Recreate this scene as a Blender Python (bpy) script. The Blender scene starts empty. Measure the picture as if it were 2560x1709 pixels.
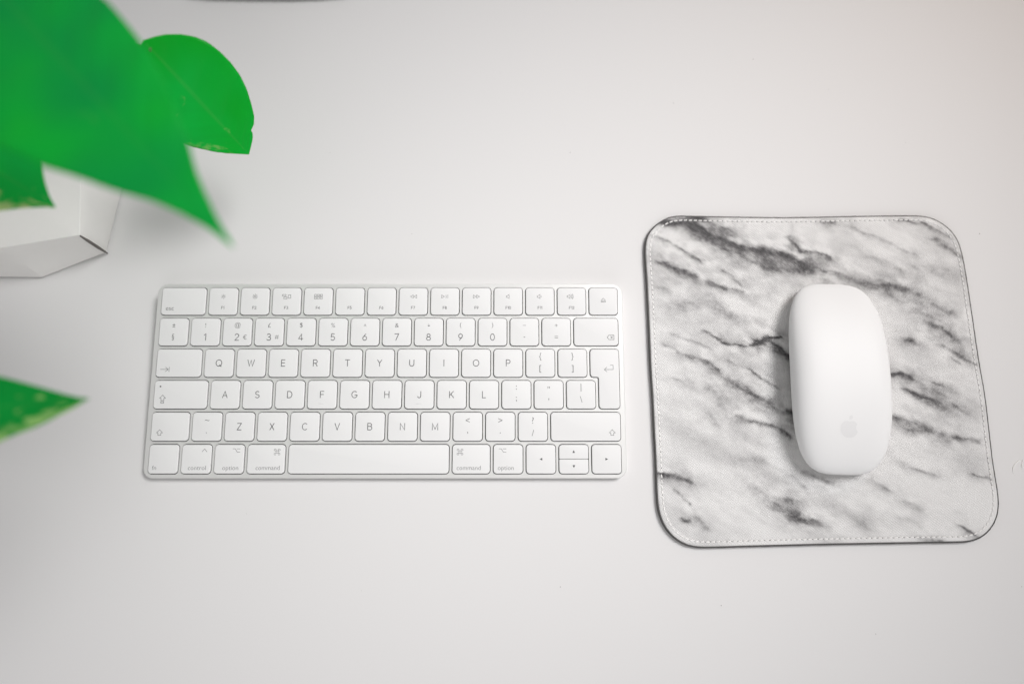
import bpy, bmesh, math, random
import numpy as np
from mathutils import Vector, Matrix
random.seed(4)
S = 0.001                      # all measures below are millimetres
R = math.radians
scene = bpy.context.scene
COL = scene.collection

# ------------------------------------------------------------------ camera
cam = bpy.data.cameras.new("camera")
cam.lens = 25.3; cam.sensor_width = 36.0; cam.sensor_fit = 'HORIZONTAL'
cam.clip_start = 0.01; cam.clip_end = 50
cam.dof.use_dof = True
cam.dof.focus_distance = 0.418
cam.dof.aperture_fstop = 2.9
cam.dof.aperture_blades = 9
camo = bpy.data.objects.new("camera", cam); COL.objects.link(camo)
camo.location = (212.7*S, -10.9*S, 425.6*S)
camo.rotation_euler = (0.2126, 0, 0)
scene.camera = camo

# ------------------------------------------------------------------ light
world = bpy.data.worlds.new("World"); scene.world = world
world.use_nodes = True
bg = world.node_tree.nodes["Background"]
bg.inputs[0].default_value = (1.0, 0.985, 0.985, 1); bg.inputs[1].default_value = 0.30

def area(name, loc, target, size, power, color):
    l = bpy.data.lights.new(name, 'AREA'); l.shape = 'DISK'; l.size = size
    l.energy = power; l.color = color
    o = bpy.data.objects.new(name, l); COL.objects.link(o)
    o.location = [c*S for c in loc]
    d = Vector(target) - Vector(loc)
    o.rotation_euler = d.to_track_quat('-Z', 'Y').to_euler()
    return o
def spot(name, loc, target, cone, radius, power, color):
    l = bpy.data.lights.new(name, 'SPOT'); l.spot_size = R(cone); l.spot_blend = 1.0; l.shadow_soft_size = radius
    l.energy = power; l.color = color
    o = bpy.data.objects.new(name, l); COL.objects.link(o)
    o.location = [c*S for c in loc]
    o.rotation_euler = (Vector(target)-Vector(loc)).to_track_quat('-Z', 'Y').to_euler()
    return o
spot("vignette_key_spot", (780, 430, 920), (215, 80, 0), 37, .34, 78, (1.0, 0.984, 0.978))  # unseen key light from upper right; soft cone added to darken the frame edges
spot("warm_tint_spot", (820, 640, 480), (590, 350, 0), 62, .15, 2.0, (1.0, 0.47, 0.10))  # unseen spot added to tint the top right corner warm
area("front_fill", (230, -900, 540), (220, 80, 0), 0.8, 2.4, (1.0, 0.98, 0.98))  # added soft fill to brighten front faces, no actual window there
scene.view_settings.view_transform = 'Standard'
scene.view_settings.look = 'None'
scene.view_settings.exposure = 0.09
scene.view_settings.gamma = 1.0

# ------------------------------------------------------------------ helpers
def obj(name, verts, faces, mat, parent=None, smooth=False, sharp=None):
    me = bpy.data.meshes.new(name)
    me.from_pydata([(v[0]*S, v[1]*S, v[2]*S) for v in verts], [], faces)
    me.update()
    if smooth:
        me.polygons.foreach_set('use_smooth', [True]*len(me.polygons))
        if sharp is not None:
            me.set_sharp_from_angle(angle=R(sharp))
    if mat: me.materials.append(mat)
    o = bpy.data.objects.new(name, me); COL.objects.link(o)
    if parent: o.parent = parent
    return o

def empty(name, loc=(0, 0, 0), rot=(0, 0, 0)):
    o = bpy.data.objects.new(name, None); COL.objects.link(o)
    o.location = [c*S for c in loc]; o.rotation_euler = rot; o.empty_display_size = .01
    return o

def tag(o, label=None, cat=None, group=None, kind=None):
    if label: o["label"] = label
    if cat: o["category"] = cat
    if group: o["group"] = group
    if kind: o["kind"] = kind
    return o

def material(name, color, rough=.5, metal=0.0, spec=.5, coat=0.0):
    m = bpy.data.materials.new(name); m.use_nodes = True
    b = m.node_tree.nodes["Principled BSDF"]
    b.inputs["Base Color"].default_value = (*color, 1)
    b.inputs["Roughness"].default_value = rough
    b.inputs["Metallic"].default_value = metal
    b.inputs["Specular IOR Level"].default_value = spec
    b.inputs["Coat Weight"].default_value = coat
    return m, b, m.node_tree

def node(nt, kind, **kw):
    n = nt.nodes.new(kind)
    for k, v in kw.items():
        if k in n.inputs: n.inputs[k].default_value = v
        else: setattr(n, k, v)
    return n

def grain(m, b, nt, scale, amount, dist=.00002, detail=3, color_var=0.0):
    """fine relief (and a little tone variation) from object-space noise"""
    tc = node(nt, 'ShaderNodeTexCoord')
    nz = node(nt, 'ShaderNodeTexNoise', Scale=scale, Detail=detail, Roughness=.6)
    nt.links.new(tc.outputs['Object'], nz.inputs['Vector'])
    bp = node(nt, 'ShaderNodeBump', Strength=amount, Distance=dist)
    nt.links.new(nz.outputs['Fac'], bp.inputs['Height'])
    nt.links.new(bp.outputs['Normal'], b.inputs['Normal'])
    if color_var:
        base = b.inputs['Base Color'].default_value[:3]
        mr = node(nt, 'ShaderNodeMapRange', **{'To Min': 1-color_var, 'To Max': 1+color_var})
        nt.links.new(nz.outputs['Fac'], mr.inputs['Value'])
        mx = node(nt, 'ShaderNodeVectorMath', operation='SCALE')
        mx.inputs[0].default_value = base
        nt.links.new(mr.outputs[0], mx.inputs['Scale'])
        nt.links.new(mx.outputs[0], b.inputs['Base Color'])
    return tc, nz

def rounded(poly, rad, inset=0.0, n=6):
    """polygon (ccw) with corner radii, inset inwards; arcs keep their centres"""
    N = len(poly); out = []
    if not hasattr(rad, '__len__'): rad = [rad]*N
    P = [Vector(q) for q in poly]; Q = []
    for i in range(N):
        a, b, c = P[i-1], P[i], P[(i+1) % N]
        d1 = (b-a).normalized(); d2 = (c-b).normalized()
        n1 = Vector((-d1.y, d1.x)); n2 = Vector((-d2.y, d2.x))
        k = 1+n1.dot(n2)
        Q.append(b+(n1+n2)*(inset/k))
    for i in range(N):
        a, b, c = Q[i-1], Q[i], Q[(i+1) % N]
        d1 = (b-a).normalized(); d2 = (c-b).normalized()
        cr = d1.x*d2.y-d1.y*d2.x
        ang = math.atan2(cr, d1.dot(d2))
        r = rad[i]-inset if cr > 0 else rad[i]+inset
        r = max(r, .02)
        t = r*abs(math.tan(ang/2))
        n1 = Vector((-d1.y, d1.x))*(1 if cr > 0 else -1)
        ctr = b-d1*t+n1*r
        s = (b-d1*t)-ctr
        for k in range(n+1):
            th = ang*k/n
            out.append((ctr.x+s.x*math.cos(th)-s.y*math.sin(th), ctr.y+s.x*math.sin(th)+s.y*math.cos(th)))
    return out

def loft(rings, cap_top=True, cap_bottom=False):
    """stack of equal-length closed rings of 3-D points -> verts, faces"""
    n = len(rings[0]); V = [p for r in rings for p in r]; F = []
    for k in range(len(rings)-1):
        for i in range(n):
            j = (i+1) % n
            F.append((k*n+i, k*n+j, (k+1)*n+j, (k+1)*n+i))
    if cap_top: F.append(tuple((len(rings)-1)*n+i for i in range(n)))
    if cap_bottom: F.append(tuple(reversed(range(n))))
    return V, F

def at_z(poly, z):
    return [(x, y, z(x, y) if callable(z) else z) for x, y in poly]

# numpy value noise, for the printed marble pattern
def vnoise(x, y, seed):
    xi = np.floor(x).astype(np.int64); yi = np.floor(y).astype(np.int64)
    fx = x-xi; fy = y-yi
    fx = fx*fx*(3-2*fx); fy = fy*fy*(3-2*fy)
    def h(a, b):
        v = (a*374761393 + b*668265263 + seed*1442695041) & 0x7fffffff
        v = ((v ^ (v >> 13))*1274126177) & 0x7fffffff
        return ((v ^ (v >> 16)) & 0xffff)/65535.0
    return (h(xi, yi)*(1-fx)+h(xi+1, yi)*fx)*(1-fy)+(h(xi, yi+1)*(1-fx)+h(xi+1, yi+1)*fx)*fy

def fbm(x, y, seed, octv=4):
    s = 0; a = .5; t = 0
    for k in range(octv):
        s = s+a*vnoise(x*2**k, y*2**k, seed+k); t += a; a *= .55
    return s/t

# ------------------------------------------------------------------ materials
M_DESK, b, nt = material("white_laminate", (.745, .738, .738), .6, spec=.18)
grain(M_DESK, b, nt, 900, .12, .00003, 4, .012)
M_ALU, b, nt = material("satin_aluminium", (.76, .76, .75), .42, metal=.35)
grain(M_ALU, b, nt, 6000, .10, .000008, 2, .02)
M_DARK, b, nt = material("dark_membrane", (.05, .05, .05), .7)
M_KEY, b, nt = material("white_keycap_plastic", (.80, .80, .80), .5, spec=.3)
grain(M_KEY, b, nt, 5000, .06, .000008, 2, .01)
M_LEG, b, nt = material("grey_legend_print", (.08, .08, .083), .6)
M_LEG2, b, nt = material("pale_grey_legend_print", (.17, .17, .175), .6)
M_EDGE, b, nt = material("dark_painted_edge", (.06, .057, .056), .55)
grain(M_EDGE, b, nt, 1500, .4, .0001, 3, .25)
M_THREAD, b, nt = material("white_thread", (.84, .83, .82), .8, spec=.2)
M_HOLE, b, nt = material("needle_hole_shade", (.10, .095, .09), .9, spec=.1)
M_SHELL, b, nt = material("glossy_white_shell", (.82, .82, .822), .45, spec=.3, coat=.0)
M_LOGO, b, nt = material("pale_grey_emblem", (.755, .755, .76), .5)
M_POT, b, nt = material("white_planter_clay", (.83, .82, .80), .55, spec=.3)
grain(M_POT, b, nt, 260, .25, .0003, 4, .015)
M_SEAM, b, nt = material("grey_brown_seam", (.15, .14, .13), .8)
M_SOIL, b, nt = material("potting_soil", (.035, .022, .014), .95)
grain(M_SOIL, b, nt, 400, .8, .002, 4, .4)
M_STEM, b, nt = material("green_stem", (.05, .22, .03), .5)
M_FOOT, b, nt = material("dark_grey_metal", (.34, .33, .32), .45, metal=.5)
M_MARK, b, nt = material("dried_glue", (.88, .87, .85), .35)

def leaf_material(name, dark, light, pale, varieg, seed, rib=.45, relief=.25):
    m, b, nt = material(name, dark, .40, spec=.2)
    L = nt.links
    uv = node(nt, 'ShaderNodeUVMap', uv_map='leaf')
    sep = node(nt, 'ShaderNodeSeparateXYZ'); L.new(uv.outputs[0], sep.inputs[0])
    tc = node(nt, 'ShaderNodeTexCoord')
    n1 = node(nt, 'ShaderNodeTexNoise', Scale=18.0, Detail=2.0, Roughness=.55)
    mp = node(nt, 'ShaderNodeMapping'); mp.inputs['Location'].default_value = (seed, seed*.7, seed*1.3)
    L.new(tc.outputs['Object'], mp.inputs['Vector']); L.new(mp.outputs[0], n1.inputs['Vector'])
    r1 = node(nt, 'ShaderNodeMapRange', **{'From Min': .35, 'From Max': .65}); L.new(n1.outputs['Fac'], r1.inputs['Value'])
    mixa = node(nt, 'ShaderNodeMix', data_type='RGBA')
    mixa.inputs['A'].default_value = (*dark, 1); mixa.inputs['B'].default_value = (*light, 1)
    L.new(r1.outputs[0], mixa.inputs['Factor'])
    # variegation: pale streaks that follow the side veins (stretched in leaf coordinates)
    mp2 = node(nt, 'ShaderNodeMapping'); mp2.inputs['Scale'].default_value = (9.0, 2.2, 1); mp2.inputs['Location'].default_value = (seed*3.1, seed, 0)
    mp2.inputs['Rotation'].default_value = (0, 0, .5)
    L.new(uv.outputs[0], mp2.inputs['Vector'])
    n2 = node(nt, 'ShaderNodeTexNoise', Scale=1.0, Detail=4.0, Roughness=.6); L.new(mp2.outputs[0], n2.inputs['Vector'])
    edge = node(nt, 'ShaderNodeMath', operation='MULTIPLY'); edge.inputs[1].default_value = varieg[1]
    L.new(sep.outputs[1], edge.inputs[0])           # v: -1 .. 1 across the blade
    add = node(nt, 'ShaderNodeMath', operation='ADD'); L.new(n2.outputs['Fac'], add.inputs[0]); L.new(edge.outputs[0], add.inputs[1])
    r2 = node(nt, 'ShaderNodeMapRange', **{'From Min': varieg[0], 'From Max': varieg[0]+.10, 'To Max': varieg[2]}); L.new(add.outputs[0], r2.inputs['Value'])
    mixb = node(nt, 'ShaderNodeMix', data_type='RGBA'); mixb.inputs['B'].default_value = (*pale, 1)
    L.new(mixa.outputs['Result'], mixb.inputs['A']); L.new(r2.outputs[0], mixb.inputs['Factor'])
    # midrib
    ab = node(nt, 'ShaderNodeMath', operation='ABSOLUTE'); L.new(sep.outputs[1], ab.inputs[0])
    r3 = node(nt, 'ShaderNodeMapRange', **{'From Min': .02, 'From Max': .06, 'To Min': rib, 'To Max': 0.0}); L.new(ab.outputs[0], r3.inputs['Value'])
    mixc = node(nt, 'ShaderNodeMix', data_type='RGBA'); mixc.inputs['B'].default_value = (.16, .50, .12, 1)
    L.new(mixb.outputs['Result'], mixc.inputs['A']); L.new(r3.outputs[0], mixc.inputs['Factor'])
    L.new(mixc.outputs['Result'], b.inputs['Base Color'])
    # side-vein relief
    ws = node(nt, 'ShaderNodeMath', operation='MULTIPLY_ADD'); ws.inputs[1].default_value = -.22
    L.new(ab.outputs[0], ws.inputs[0]); L.new(sep.outputs[0], ws.inputs[2])
    wv = node(nt, 'ShaderNodeMath', operation='MULTIPLY'); wv.inputs[1].default_value = 2*math.pi*11; L.new(ws.outputs[0], wv.inputs[0])
    sn = node(nt, 'ShaderNodeMath', operation='SINE'); L.new(wv.outputs[0], sn.inputs[0])
    bp = node(nt, 'ShaderNodeBump', Strength=relief, Distance=.0004); L.new(sn.outputs[0], bp.inputs['Height'])
    L.new(bp.outputs['Normal'], b.inputs['Normal'])
    tr = node(nt, 'ShaderNodeBsdfTranslucent'); L.new(mixc.outputs['Result'], tr.inputs['Color'])
    mx = node(nt, 'ShaderNodeMixShader'); mx.inputs[0].default_value = .30
    L.new(b.outputs[0], mx.inputs[1]); L.new(tr.outputs[0], mx.inputs[2])
    L.new(mx.outputs[0], nt.nodes['Material Output'].inputs['Surface'])
    return m

# ------------------------------------------------------------------ desk
dk = rounded([(-520, -420), (1020, -420), (1020, 480), (-520, 480)], 12)
V, F = loft([at_z(dk, -25), at_z(dk, -1), at_z(rounded([(-520, -420), (1020, -420), (1020, 480), (-520, 480)], 12, 1), 0)], True, True)
desk = tag(obj("desk", V, F, M_DESK), kind="structure")
desk["label"] = "smooth white desk top under everything"

def ribbon(lines, w, z, closed=()):
    """flat strokes of width w along polylines"""
    V, F = [], []
    for li, ln in enumerate(lines):
        P = [Vector(q) for q in ln]; n = len(P); cl = li in closed
        base = len(V)
        for i in range(n):
            a = P[i-1] if (i or cl) else P[i]; c = P[(i+1) % n] if (i < n-1 or cl) else P[i]
            d1 = (P[i]-a).normalized() if (P[i]-a).length > 1e-6 else (c-P[i]).normalized()
            d2 = (c-P[i]).normalized() if (c-P[i]).length > 1e-6 else d1
            nn = Vector((-d1.y-d2.y, d1.x+d2.x)); nn.normalize()
            k = max(.5, nn.dot(Vector((-d1.y, d1.x))))
            q = P[i]
            if not cl and i == 0: q = q-d2*w*.3
            if not cl and i == n-1: q = q+d1*w*.3
            V.append((*(q+nn*w/2/k), z)); V.append((*(q-nn*w/2/k), z))
        for i in range(n if cl else n-1):
            j = (i+1) % n
            F.append((base+2*i+1, base+2*j+1, base+2*j, base+2*i))
    return V, F

def tube(path, radii, n=8):
    P = [Vector(p) for p in path]; rings = []
    for i, p in enumerate(P):
        d = (P[min(i+1, len(P)-1)]-P[max(i-1, 0)]).normalized()
        u = d.cross(Vector((0, 0, 1)));  u = u.normalized() if u.length > 1e-3 else Vector((1, 0, 0))
        v = d.cross(u); r = radii[i] if hasattr(radii, '__len__') else radii
        rings.append([tuple(p+u*math.cos(2*math.pi*k/n)*r+v*math.sin(2*math.pi*k/n)*r) for k in range(n)])
    return loft(rings, True, True)

# dried glue curl on the desk, right edge of the picture
for pth in ([(505.1, 2.2), (504.4, 3.6), (504.6, 5.6), (506.2, 8.2), (508.2, 9.8), (509.9, 10.3)],
            [(509.8, 5.7), (510.3, 8.2), (511.4, 10.8)]):
    V, F = tube([(x, y, .05) for x, y in pth], [.12, .24, .3, .34, .34, .2][:len(pth)] if len(pth) > 3 else [.2, .38, .25], 8)
    tag(obj("glue_mark", V, F, M_MARK, desk, True))

# a few dark dust flecks lying on the desk
V, F = [], []
for (x, y) in ((420, 250), (466, 212), (372, 272), (330, -70), (415, -85), (128, -62), (250, 205), (205, 262), (60, -20), (20, 62), (150, 150), (318, 240), (240, -60), (500, -60), (505, 150), (96, 205)):
    r_ = random.uniform(.12, .3); b_ = len(V)
    for k in range(6):
        a_ = R(60*k)+random.uniform(-.3, .3); V.append((x+r_*random.uniform(.6, 1.5)*math.cos(a_), y+r_*math.sin(a_), .05))
    V.append((x, y, .18)); F += [(b_+k, b_+(k+1) % 6, b_+6) for k in range(6)]
tag(obj("dust", V, F, M_SEAM, desk), kind="stuff")

# ------------------------------------------------------------------ keyboard
KW, KD, Z0, INC = 278.9, 114.9, 4.2, R(2.6)
kb = tag(empty("keyboard", (0, 0, 0), (INC, 0, 0)),
         "slim white and silver wireless keyboard lying on the desk left of the marble pad", "keyboard")
MX, PT, GAP = 3.2, 18.95, 2.3
KH, PY, Y6 = 16.45, 18.62, 2.75
X1 = KW-MX-MX
def row_y(r): return Y6+(6-r)*PY           # r = 1 (top) .. 6 (bottom)
keys = []   # (polygon, radii, legend spec, label)
def rect(x0, x1, y0, y1): return [(x0, y0), (x1, y0), (x1, y1), (x0, y1)]
def addkey(x0, x1, r, spec, label, y0=None, y1=None, rad=1.9):
    yb = row_y(r)
    keys.append((rect(MX+x0, MX+x1, yb if y0 is None else yb+y0, yb+KH if y1 is None else yb+y1), rad, spec, label))
KWD = PT-GAP+.15                              # 16.8
W_WIDE = X1-13*PT+0.0
a0 = W_WIDE+GAP-.15
# row 1
addkey(0, W_WIDE, 1, [('word', 'esc', 2.8, 3.6, 'l', 2.5)], "wide key marked esc")
fk = ['sunlow', 'sunhigh', 'mission', 'launch', None, None, 'rew', 'play', 'fwd', 'mute', 'voldn', 'volup']
for i in range(12):
    x = X1-KWD-(12-i)*PT
    sp = [('text', 'F%d' % (i+1), .5, .26, 1.55)]
    if fk[i]: sp.append(('icon', fk[i], .5, .675))
    addkey(x, x+KWD, 1, sp, "function key marked F%d" % (i+1))
addkey(X1-KWD, X1, 1, [('icon', 'eject', .5, .53)], "eject key")
# row 2
r2 = [('±', '§', None), ('!', '1', None), ('@', '2', '€'), ('£', '3', '#'), ('$', '4', None), ('%', '5', None), ('^', '6', None),
      ('&', '7', None), ('*', '8', None), ('(', '9', None), (')', '0', None), ('–', '-', None), ('+', '=', None)]
for i, (u, d, e) in enumerate(r2):
    sp = [('sym', u, .5, .74), ('sym2' if d in '§-=' else 'dig', d, .5, .31)]
    if e: sp.append(('sym', e, .78, .31))
    addkey(i*PT, i*PT+KWD, 2, sp, "key marked %s and %s" % (u, d))
addkey(13*PT, X1, 2, [('icon', 'delete', .83, .3)], "wide delete key with a crossed arrow")
# row 3
addkey(0, W_WIDE, 3, [('icon', 'tab', .2, .27)], "wide tab key")
for i, ch in enumerate('QWERTYUIOP'):
    addkey(a0+i*PT, a0+i*PT+KWD, 3, [('text', ch, .5, .5, 3.75)], "key marked %s" % ch)
for i, (u, d) in enumerate((('{', '['), ('}', ']'))):
    x = a0+(10+i)*PT
    addkey(x, x+KWD, 3, [('brk', u, .5, .73), ('brk', d, .5, .29)], "key with curly and square bracket")
# row 4
b0 = 33.1
addkey(0, b0-GAP+.15, 4, [('icon', 'caps', .165, .33), ('icon', 'dot', .11, .79)], "wide caps lock key with a dot")
for i, ch in enumerate('ASDFGHJKL'):
    addkey(b0+i*PT, b0+i*PT+KWD, 4, [('text', ch, .5, .5, 3.75)]+([('bar',)] if ch in 'FJ' else []), "key marked %s" % ch)
for i, (u, d) in enumerate(((':', ';'), ('"', "'"), ('|', '\\'))):
    x = b0+(9+i)*PT
    addkey(x, x+KWD, 4, [('punct', u, .5, .75), ('punct', d, .5, .33)], "punctuation key")
# L-shaped return key over rows 3 and 4
xl, xs, xr = MX+a0+12*PT, MX+b0+12*PT, MX+X1
ya, yb, yc = row_y(4), row_y(3), row_y(3)+KH
keys.append(([(xs, ya), (xr, ya), (xr, yc), (xl, yc), (xl, yb), (xs, yb)], [1.9, 1.9, 1.9, 1.9, 1.9, 1.2],
             [('icon', 'return', .64, .675)], "L-shaped return key"))
# row 5
c0 = 23.75
addkey(0, c0-GAP+.15, 5, [('icon', 'shift', .23, .29)], "left shift key")
r5 = [('~', '`'), 'Z', 'X', 'C', 'V', 'B', 'N', 'M', ('<', ','), ('>', '.'), ('?', '/')]
for i, ch in enumerate(r5):
    x = c0+i*PT
    if isinstance(ch, str): addkey(x, x+KWD, 5, [('text', ch, .5, .5, 3.75)], "key marked %s" % ch)
    else: addkey(x, x+KWD, 5, [('punct', ch[0], .5, .72), ('punct', ch[1], .5, .28)], "key marked %s" % ch[0])
addkey(c0+11*PT, X1, 5, [('icon', 'shift', .88, .29)], "wide right shift key")
# row 6
addkey(0, KWD, 6, [('word', 'fn', 2.3, 3.0, 'l', 2.3)], "key marked fn")
addkey(PT, PT+KWD, 6, [('word', 'control', 14.3, 3.0, 'r', 2.3), ('icon', 'control', .77, .80)], "key marked control")
addkey(2*PT, 2*PT+KWD, 6, [('word', 'option', 14.0, 3.0, 'r', 2.3), ('icon', 'option', .74, .80)], "key marked option, left of the space bar")
addkey(3*PT, 3*PT+21.5, 6, [('word', 'command', 18.9, 3.0, 'r', 2.3), ('icon', 'command', .79, .75)], "key marked command, left of the space bar")
addkey(3*PT+23.7, 173.0, 6, [], "blank space bar")
addkey(175.15, 196.7, 6, [('word', 'command', 2.5, 3.0, 'l', 2.3), ('icon', 'command', .2, .75)], "key marked command, right of the space bar")
addkey(198.85, 215.65, 6, [('word', 'option', 2.5, 3.0, 'l', 2.3), ('icon', 'option', .31, .80)], "key marked option, right of the space bar")
addkey(217.8, 234.6, 6, [('icon', 'aleft', .5, .5)], "left arrow key")
addkey(236.75, 253.55, 6, [('icon', 'aup', .5, .52)], "half-height up arrow key", KH/2+.12, KH, [.5, .5, 1.9, 1.9])
addkey(236.75, 253.55, 6, [('icon', 'adown', .5, .5)], "half-height down arrow key", 0, KH/2-.12, [1.9, 1.9, .5, .5])
addkey(255.7, 272.5, 6, [('icon', 'aright', .5, .5)], "right arrow key")

# top plate with an opening for every key (2-D curve fill), body below it
OUT = rect(0, KW, 0, KD)
cu = bpy.data.curves.new("plate_curve", 'CURVE'); cu.dimensions = '2D'; cu.fill_mode = 'BOTH'
def spline(poly):
    sp = cu.splines.new('POLY'); sp.points.add(len(poly)-1); sp.use_cyclic_u = True
    for q, p in zip(sp.points, poly): q.co = (p[0]*S, p[1]*S, 0, 1)
spline(rounded(OUT, 6.0, .3, 10))
holes = [(k[0], k[1]) for k in keys if 'arrow key' not in k[3] or 'half' not in k[3]]
ud = rect(MX+236.75, MX+253.55, row_y(6), row_y(6)+KH); holes.append((ud, 1.9))
GW = .46
for poly, rad in holes: spline(rounded(poly, rad, -GW))
cu.extrude = .6*S; cu.bevel_depth = 0
tmp = bpy.data.objects.new("plate_tmp", cu); COL.objects.link(tmp)
dg = bpy.context.evaluated_depsgraph_get()
me = bpy.data.meshes.new_from_object(tmp.evaluated_get(dg), depsgraph=dg)
me.name = "top_plate"; me.materials.clear(); me.materials.append(M_ALU)
bpy.data.objects.remove(tmp)
pl = bpy.data.objects.new("top_plate", me); COL.objects.link(pl); pl.parent = kb; pl.location = (0, 0, (Z0-.6)*S)
tan = math.tan(INC)
rim = [at_z(rounded(OUT, 6.0, 1.0, 10), lambda x, y: .05-y*tan), at_z(rounded(OUT, 6.0, .15, 10), lambda x, y: .55-y*tan),
       at_z(rounded(OUT, 6.0, 0, 10), lambda x, y: max(.75-y*tan, -5)), at_z(rounded(OUT, 6.0, 0, 10), Z0-.3),
       at_z(rounded(OUT, 6.0, .3, 10), Z0-.003), at_z(rounded(OUT, 6.0, .9, 10), Z0-.35), at_z(rounded(OUT, 6.0, .9, 10), Z0-1.6)]
V, F = loft(rim, False, True)
obj("body", V, F, M_ALU, kb, True, 30)
mem = rounded(OUT, 6.0, 1.0, 8)
V, F = loft([at_z(mem, Z0-1.9), at_z(mem, Z0-1.5)], True, True)
obj("membrane", V, F, M_DARK, kb)

# legends ---------------------------------------------------------------
_glyph = {}
def glyph_mesh(txt):
    if txt not in _glyph:
        fc = bpy.data.curves.new("legend_text", 'FONT'); fc.body = txt; fc.size = 1.0; fc.resolution_u = 3
        fc.offset = -.009
        o = bpy.data.objects.new("legend_text", fc); COL.objects.link(o)
        d = bpy.context.evaluated_depsgraph_get(); d.update()
        m = bpy.data.meshes.new_from_object(o.evaluated_get(d), depsgraph=d)
        v = [(p.co.x, p.co.y) for p in m.vertices]; f = [tuple(p.vertices) for p in m.polygons]
        bpy.data.objects.remove(o); bpy.data.curves.remove(fc); bpy.data.meshes.remove(m)
        _glyph[txt] = (v, f)
    return _glyph[txt]
def arc_(cx, cy, rx, ry, a0, a1, n=10):
    return [(cx+rx*math.cos(R(a0+(a1-a0)*i/n)), cy+ry*math.sin(R(a0+(a1-a0)*i/n))) for i in range(n+1)]
STROKES = {   # plain single-line capitals and figures, cap height 1
 'A': [[(0, 0), (.37, 1), (.74, 0)], [(.13, .35), (.61, .35)]],
 'B': [[(.36, .53), (0, .53), (0, 1)]+arc_(.34, .765, .25, .235, 90, -90), [(0, .53), (0, 0)]+arc_(.36, .265, .29, .265, -90, 90)],
 'C': [arc_(.42, .5, .42, .5, 48, 312, 18)],
 'D': [[(0, 0), (0, 1)]+arc_(.28, .5, .42, .5, 90, -90, 14)+[(0, 0)]],
 'E': [[(.54, 1), (0, 1), (0, 0), (.54, 0)], [(0, .53), (.5, .53)]],
 'F': [[(.54, 1), (0, 1), (0, 0)], [(0, .52), (.49, .52)]],
 'G': [arc_(.43, .5, .43, .5, 50, 330, 18)+[(.83, .44), (.48, .44)]],
 'H': [[(0, 0), (0, 1)], [(.68, 0), (.68, 1)], [(0, .52), (.68, .52)]],
 'I': [[(0, 0), (0, 1)]], 'J': [[(.48, 1)]+arc_(.24, .25, .24, .25, 0, -170, 9)],
 'K': [[(0, 0), (0, 1)], [(.6, 1), (0, .36)], [(.2, .58), (.64, 0)]], 'L': [[(0, 1), (0, 0), (.5, 0)]],
 'M': [[(0, 0), (0, 1), (.42, .1), (.84, 1), (.84, 0)]], 'N': [[(0, 0), (0, 1), (.68, 0), (.68, 1)]],
 'O': [arc_(.45, .5, .45, .5, 90, 450, 22)], 'P': [[(0, 0), (0, 1)]+arc_(.34, .72, .27, .28, 90, -90)+[(0, .44)]],
 'Q': [arc_(.45, .5, .45, .5, 90, 450, 22), [(.55, .22), (.86, -.06)]],
 'R': [[(0, 0), (0, 1)]+arc_(.34, .73, .26, .27, 90, -90)+[(0, .46)], [(.34, .46), (.62, 0)]],
 'S': [arc_(.31, .745, .27, .255, 38, 270, 12)+arc_(.31, .245, .31, .245, 90, -150, 12)],
 'T': [[(0, 1), (.7, 1)], [(.35, 1), (.35, 0)]], 'U': [[(0, 1)]+arc_(.34, .33, .34, .33, 180, 360, 12)+[(.68, 1)]],
 'V': [[(0, 1), (.36, 0), (.72, 1)]], 'W': [[(0, 1), (.27, 0), (.52, .95), (.77, 0), (1.04, 1)]],
 'X': [[(0, 0), (.62, 1)], [(0, 1), (.62, 0)]], 'Y': [[(0, 1), (.33, .48), (.66, 1)], [(.33, .48), (.33, 0)]],
 'Z': [[(0, 1), (.6, 1), (0, 0), (.62, 0)]],
 '0': [arc_(.31, .5, .31, .5, 90, 450, 20)], '1': [[(0, .8), (.26, 1), (.26, 0)]],
 '2': [arc_(.29, .72, .28, .28, 165, -25, 10)+[(0, 0), (.6, 0)]],
 '3': [arc_(.28, .755, .25, .245, 150, -90, 10)[:-1]+[(.22, .51)], [(.22, .51)]+arc_(.28, .265, .3, .265, 90, -155, 12)],
 '4': [[(.66, .25), (0, .25), (.46, 1), (.46, 0)]],
 '5': [[(.52, 1), (.1, 1), (.05, .53)]+arc_(.28, .31, .29, .31, 120, -150, 12)],
 '6': [arc_(.3, .32, .29, .32, 0, 360, 16), [(.46, 1), (.03, .44)]],
 '7': [[(0, 1), (.6, 1), (.18, 0)]],
 '8': [arc_(.3, .755, .24, .245, 90, 450, 14), arc_(.3, .265, .3, .265, 90, 450, 16)],
 '9': [arc_(.3, .68, .29, .32, 0, 360, 16), [(.14, 0), (.57, .56)]],
}
def stroke_text(V, F, txt, x, y, cap, z, w):
    ls, ox = [], 0.0
    for ch in txt:
        st = STROKES[ch]; xm = max(p[0] for l in st for p in l)
        ls += [[(ox+px_, py_) for px_, py_ in l] for l in st]; ox += xm+.24
    wid = ox-.24
    iv, jf = ribbon([[(x+(px_-wid/2)*cap, y+(py_-.5)*cap) for px_, py_ in l] for l in ls], w, z)
    b0 = len(V); V += iv; F += [tuple(i+b0 for i in q) for q in jf]
CAPH = max(p[1] for p in glyph_mesh('H')[0])
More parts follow.
